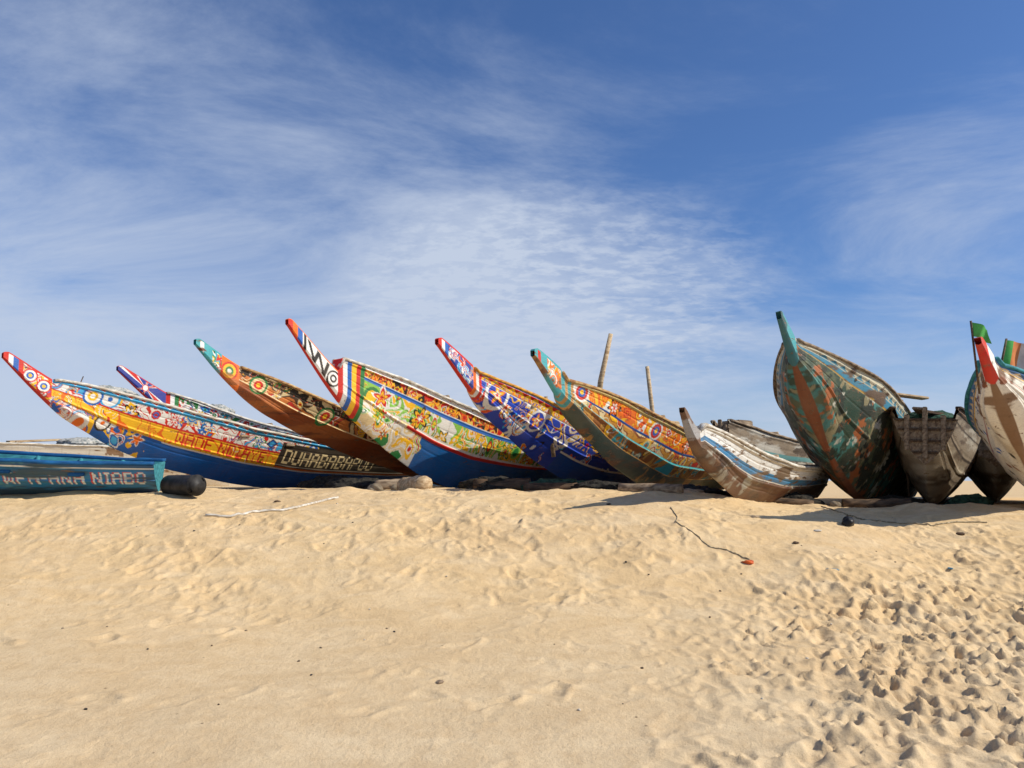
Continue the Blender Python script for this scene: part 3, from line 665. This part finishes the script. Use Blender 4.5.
for i, (x, y, sx, sy, sz) in enumerate(((-2.6, 12.9, .5, .3, .16), (-.25, 12.7, .55, .3, .17), (.75, 12.4, .5, .25, .15), (1.25, 11.6, .35, .22, .12), (2.55, 11.4, .5, .25, .15), (3.6, 12.3, .5, .3, .2), (4.3, 12.0, .4, .25, .14), (6.0, 12.3, .4, .25, .15), (7.0, 12.0, .35, .25, .14), (-3.1, 13.8, .6, .3, .2))):
    grid_mesh("shade_fill_heap", heap_pts(x, y, GZ(x, y)+.03, (sx, sy, sz), 60+i), (M_SHADEFILL, M_SHADEFILL, M_NETG)[i % 3], wrap=True)  # heaps added between the hulls, their dark colour standing in for shade there
def rock(x, y, s, mat=M_STONE, seed=1, name="rock", flat=.6, sub=3):
    bm = bmesh.new(); bmesh.ops.create_icosphere(bm, subdivisions=sub, radius=1)
    rr = random.Random(seed); ox = rr.uniform(0, 50)
    for v in bm.verts:
        k = 1+.5*(float(fbm(np.array([v.co.x*1.4+ox+v.co.z]), np.array([v.co.y*1.4+v.co.z*.7]), seed, 3)[0])-.5)*2
        v.co = Vector((v.co.x*s*k, v.co.y*s*k*.8, v.co.z*s*k*flat))
    for f in bm.faces: f.smooth = True
    me = bpy.data.meshes.new(name); bm.to_mesh(me); bm.free(); me.materials.append(mat)
    ob = link(bpy.data.objects.new(name, me)); ob.location = (x, y, GZ(x, y)+s*flat*.4); ob.rotation_euler = (0, 0, rr.uniform(0, 6)); return ob
rock(-1.95, 11.1, .11, seed=2); rock(-1.7, 11.5, .10, seed=3); rock(4.5, 10.9, .08, seed=5)
M_PLB = solid_mat("black_plastic", S(40, 40, 42), S(20, 20, 22), rough=.4); M_PLO = solid_mat("orange_plastic", S(225, 105, 45), S(170, 70, 30), rough=.5); M_PLC = solid_mat("blue_plastic", S(110, 150, 165), S(70, 110, 130), rough=.5)
rock(4.0, 9.35, .085, M_PLB, 7, "plastic_bag_litter", .8)
rock(2.42, 8.1, .055, M_PLO, 8, "plastic_litter", .35); rock(3.2, 7.9, .06, M_PLC, 9, "plastic_litter", .2); rock(3.1, 8.6, .045, M_WOODD, 12, "driftwood_chip", .3); rock(4.6, 8.3, .045, M_PLC, 13, "plastic_litter", .2); rock(-.5, 5.6, .03, M_WOOD, 14, "driftwood_chip", .4)
rock(2.9, 9.4, .05, M_WOOD, 15, "driftwood_chip", .3); rock(3.5, 9.0, .04, M_WHITE, 16, "plastic_litter", .3); rock(5.3, 9.3, .05, M_WOODD, 17, "driftwood_chip", .4); rock(-3.0, 10.0, .04, M_WOODD, 18, "driftwood_chip", .3); rock(1.2, 9.7, .035, M_PLB, 19, "plastic_litter", .4)
def rope(name, pts, r, mat, seg=10):
    out = []
    for i in range(len(pts)-1):
        for k in range(seg):
            t = k/seg; x = pts[i][0]*(1-t)+pts[i+1][0]*t; y = pts[i][1]*(1-t)+pts[i+1][1]*t
            x += .03*math.sin((i+t)*4); y += .03*math.cos((i+t)*5); out.append((x, y, GZ(x, y)+r*1.0))
    return tube(name, out, r, mat, None, 8)
rope("bleached_stick", [(-3.55, 9.05), (-3.1, 9.2), (-2.7, 9.5), (-2.15, 10.1)], .015, M_WHITE)
rope("rope_on_sand", [(1.95, 9.6), (1.9, 9.0), (2.1, 8.5), (2.5, 8.2)], .006, M_ROPE, 30)
rope("rope_on_sand", [(4.2, 10.6), (4.5, 9.9), (5.1, 9.6), (5.9, 9.7)], .009, M_ROPE, 30)
nr = random.Random(3)
obs = []
for i in range(60):
    y = nr.uniform(5, 10.5); x = nr.uniform(-.6, .6)*y; s = nr.uniform(.005, .014)
    obs.append(rock(x, y, s, (M_STONE, M_WOODD, M_PLB, M_WHITE)[i % 4], i, "pebble", .6, 2))
join_objs(obs, "pebbles_and_shells")

# ------------------------------------------------------------------ poles and flags
tube("wooden_pole", [(1.35, 12.6, 2.4), (1.45, 12.55, 3.2), (1.62, 12.5, 3.98)], [.05, .045, .036], M_WOODP, None, 12, .06, 2)
tube("wooden_pole", [(2.6, 14.0, 1.9), (2.55, 14, 2.8), (2.47, 14, 3.66)], [.045, .04, .035], M_WOODP, None, 12, .06, 4)
tube("wooden_pole", [(6.35, 10.1, 2.4), (6.30, 10.1, 2.9), (6.28, 10.1, 3.36)], [.02, .018, .016], M_WOOD, None, 10, .05, 6)
def flag(name, pole, rp, corner, eu, ev, mats, tri=False, seed=0):
    e = bpy.data.objects.new(name, None); SC.collection.objects.link(e)
    tube("flag_pole", pole, rp, M_WOODD, e, 8, .04, 1)
    n = len(mats); c = Vector(corner); eu = Vector(eu); ev = Vector(ev)
    for k in range(n):
        U = np.linspace(k/n, (k+1)/n, 10)[:, None]; V = np.linspace(0, 1, 14)[None]
        Vv = V*(1-.75*U) if tri else V+0*U
        w = .035*np.sin(U*7+V*2+seed)*(.3+U)
        P = np.zeros((10, 14, 3))
        for j in range(3): P[..., j] = c[j]+eu[j]*U+ev[j]*Vv
        P[..., 1] += w; P[..., 2] -= .05*U*U
        grid_mesh("flag_cloth", P, mats[k], parent=e)
flag("green_flag", [(5.47, 9.0, 2.6), (5.42, 8.95, 3.0), (5.37, 8.9, 3.45)], .012, (5.37, 8.9, 3.44), (.2, -.02, -.05), (.01, .02, -.17), [M_FGREEN], seed=1)
flag("striped_flag", [(6.30, 9.9, 2.5), (6.33, 9.9, 3.1), (6.42, 9.9, 3.42)], .014, (6.28, 9.9, 2.98), (.34, 0, -.02), (.12, 0, .42), [M_FGREEN, M_FOR, M_FWHITE], seed=2)

# ------------------------------------------------------------------ camera, sun, sky
cd = bpy.data.cameras.new("camera"); cam = bpy.data.objects.new("camera", cd); SC.collection.objects.link(cam)
cam.location = (0, 0, CAMZ); cam.rotation_euler = (math.pi/2+PITCH, 0, 0)
cd.sensor_width = 36; cd.lens = 774/1024*36; cd.clip_end = 20000; cd.clip_start = .1
SC.camera = cam
SE, SA = math.radians(40), math.radians(103)
sd = Vector((math.sin(SA)*math.cos(SE), math.cos(SA)*math.cos(SE), math.sin(SE)))
ld = bpy.data.lights.new("sun", 'SUN'); ld.energy = 4.95; ld.angle = math.radians(.5); ld.color = (1, .925, .80)
so = bpy.data.objects.new("sun", ld); SC.collection.objects.link(so); so.rotation_euler = (-sd).to_track_quat('-Z', 'Y').to_euler(); so.location = (20, -5, 20)

w = bpy.data.worlds.new("World"); SC.world = w; w.use_nodes = True
nt = NT(w.node_tree); bg = w.node_tree.nodes['Background']
sky = nt.node('ShaderNodeTexSky', sky_type='NISHITA'); sky.sun_disc = False; sky.sun_elevation = SE; sky.sun_rotation = SA
sky.air_density = 1.0; sky.dust_density = .6; sky.ozone_density = 2.5; sky.altitude = 0
dirv = nt.node('ShaderNodeTexCoord').outputs['Generated']
sp = nt.node('ShaderNodeSeparateXYZ'); nt.l.new(dirv, sp.inputs[0])
X_, Y_, Z_ = sp.outputs
zz = nt.math('ADD', nt.math('MAXIMUM', Z_, 0.0), .20)
px = nt.math('DIVIDE', X_, zz); py = nt.math('DIVIDE', Y_, zz)
cb = nt.node('ShaderNodeCombineXYZ'); nt.put(cb, 0, px); nt.put(cb, 1, py); pv = cb.outputs[0]
st = nt.mapping(pv, (.85, 1.25, 1), (0, 0, math.radians(38)), (.7, .2, 0))
n1 = nt.noise(st, 1.25, 9, .66, .45); n2 = nt.noise(pv, .55, 2, .5); n3 = nt.noise(nt.mapping(pv, (1.0, 1.5, 1), (0, 0, .5)), 12.5, 4, .6, .2)
def blob(cx, cz, rx, rz):
    a = nt.math('DIVIDE', nt.math('SUBTRACT', X_, cx), rx); b = nt.math('DIVIDE', nt.math('SUBTRACT', Z_, cz), rz)
    d = nt.math('ADD', nt.math('MULTIPLY', a, a), nt.math('MULTIPLY', b, b))
    return nt.maprange(d, 0, 1, 1, 0, True)
left = blob(-.38, .24, .62, .40); mid = blob(.06, .22, .36, .20); right = blob(.52, .32, .20, .14)
cover = nt.math('ADD', nt.math('MULTIPLY', left, .32), nt.math('MULTIPLY', mid, .20)); cover = nt.math('ADD', cover, nt.math('MULTIPLY', right, .16))
lo = nt.maprange(Z_, .0, .28, .36, 0, True); cover = nt.math('ADD', cover, lo)
s1 = nt.math('ADD', n1, nt.math('MULTIPLY', nt.math('SUBTRACT', n2, .5), .45)); s1 = nt.math('ADD', s1, cover)
c1 = nt.maprange(s1, .48, 1.06, 0, .9, True)
rip = nt.math('MULTIPLY', nt.maprange(n3, .40, .66, 0, .5, True), nt.maprange(mid, .2, .9))
dens = nt.math('ADD', c1, nt.math('MULTIPLY', rip, .65), clamp=True)
haze = nt.maprange(Z_, -.02, .24, .62, 0, True)
dens = nt.math('SUBTRACT', 1.0, nt.math('MULTIPLY', nt.math('SUBTRACT', 1.0, dens), nt.math('SUBTRACT', 1.0, haze)))
skyc = nt.mix(1.0, sky.outputs[0], (.64, .87, 1.22), 'MULTIPLY')
col = nt.mix(dens, skyc, (5.4, 6.2, 7.7))
nt.l.new(col, bg.inputs[0]); bg.inputs[1].default_value = .1
SC.view_settings.view_transform = 'Standard'; SC.view_settings.look = 'None'; SC.view_settings.exposure = 0; SC.view_settings.gamma = 1
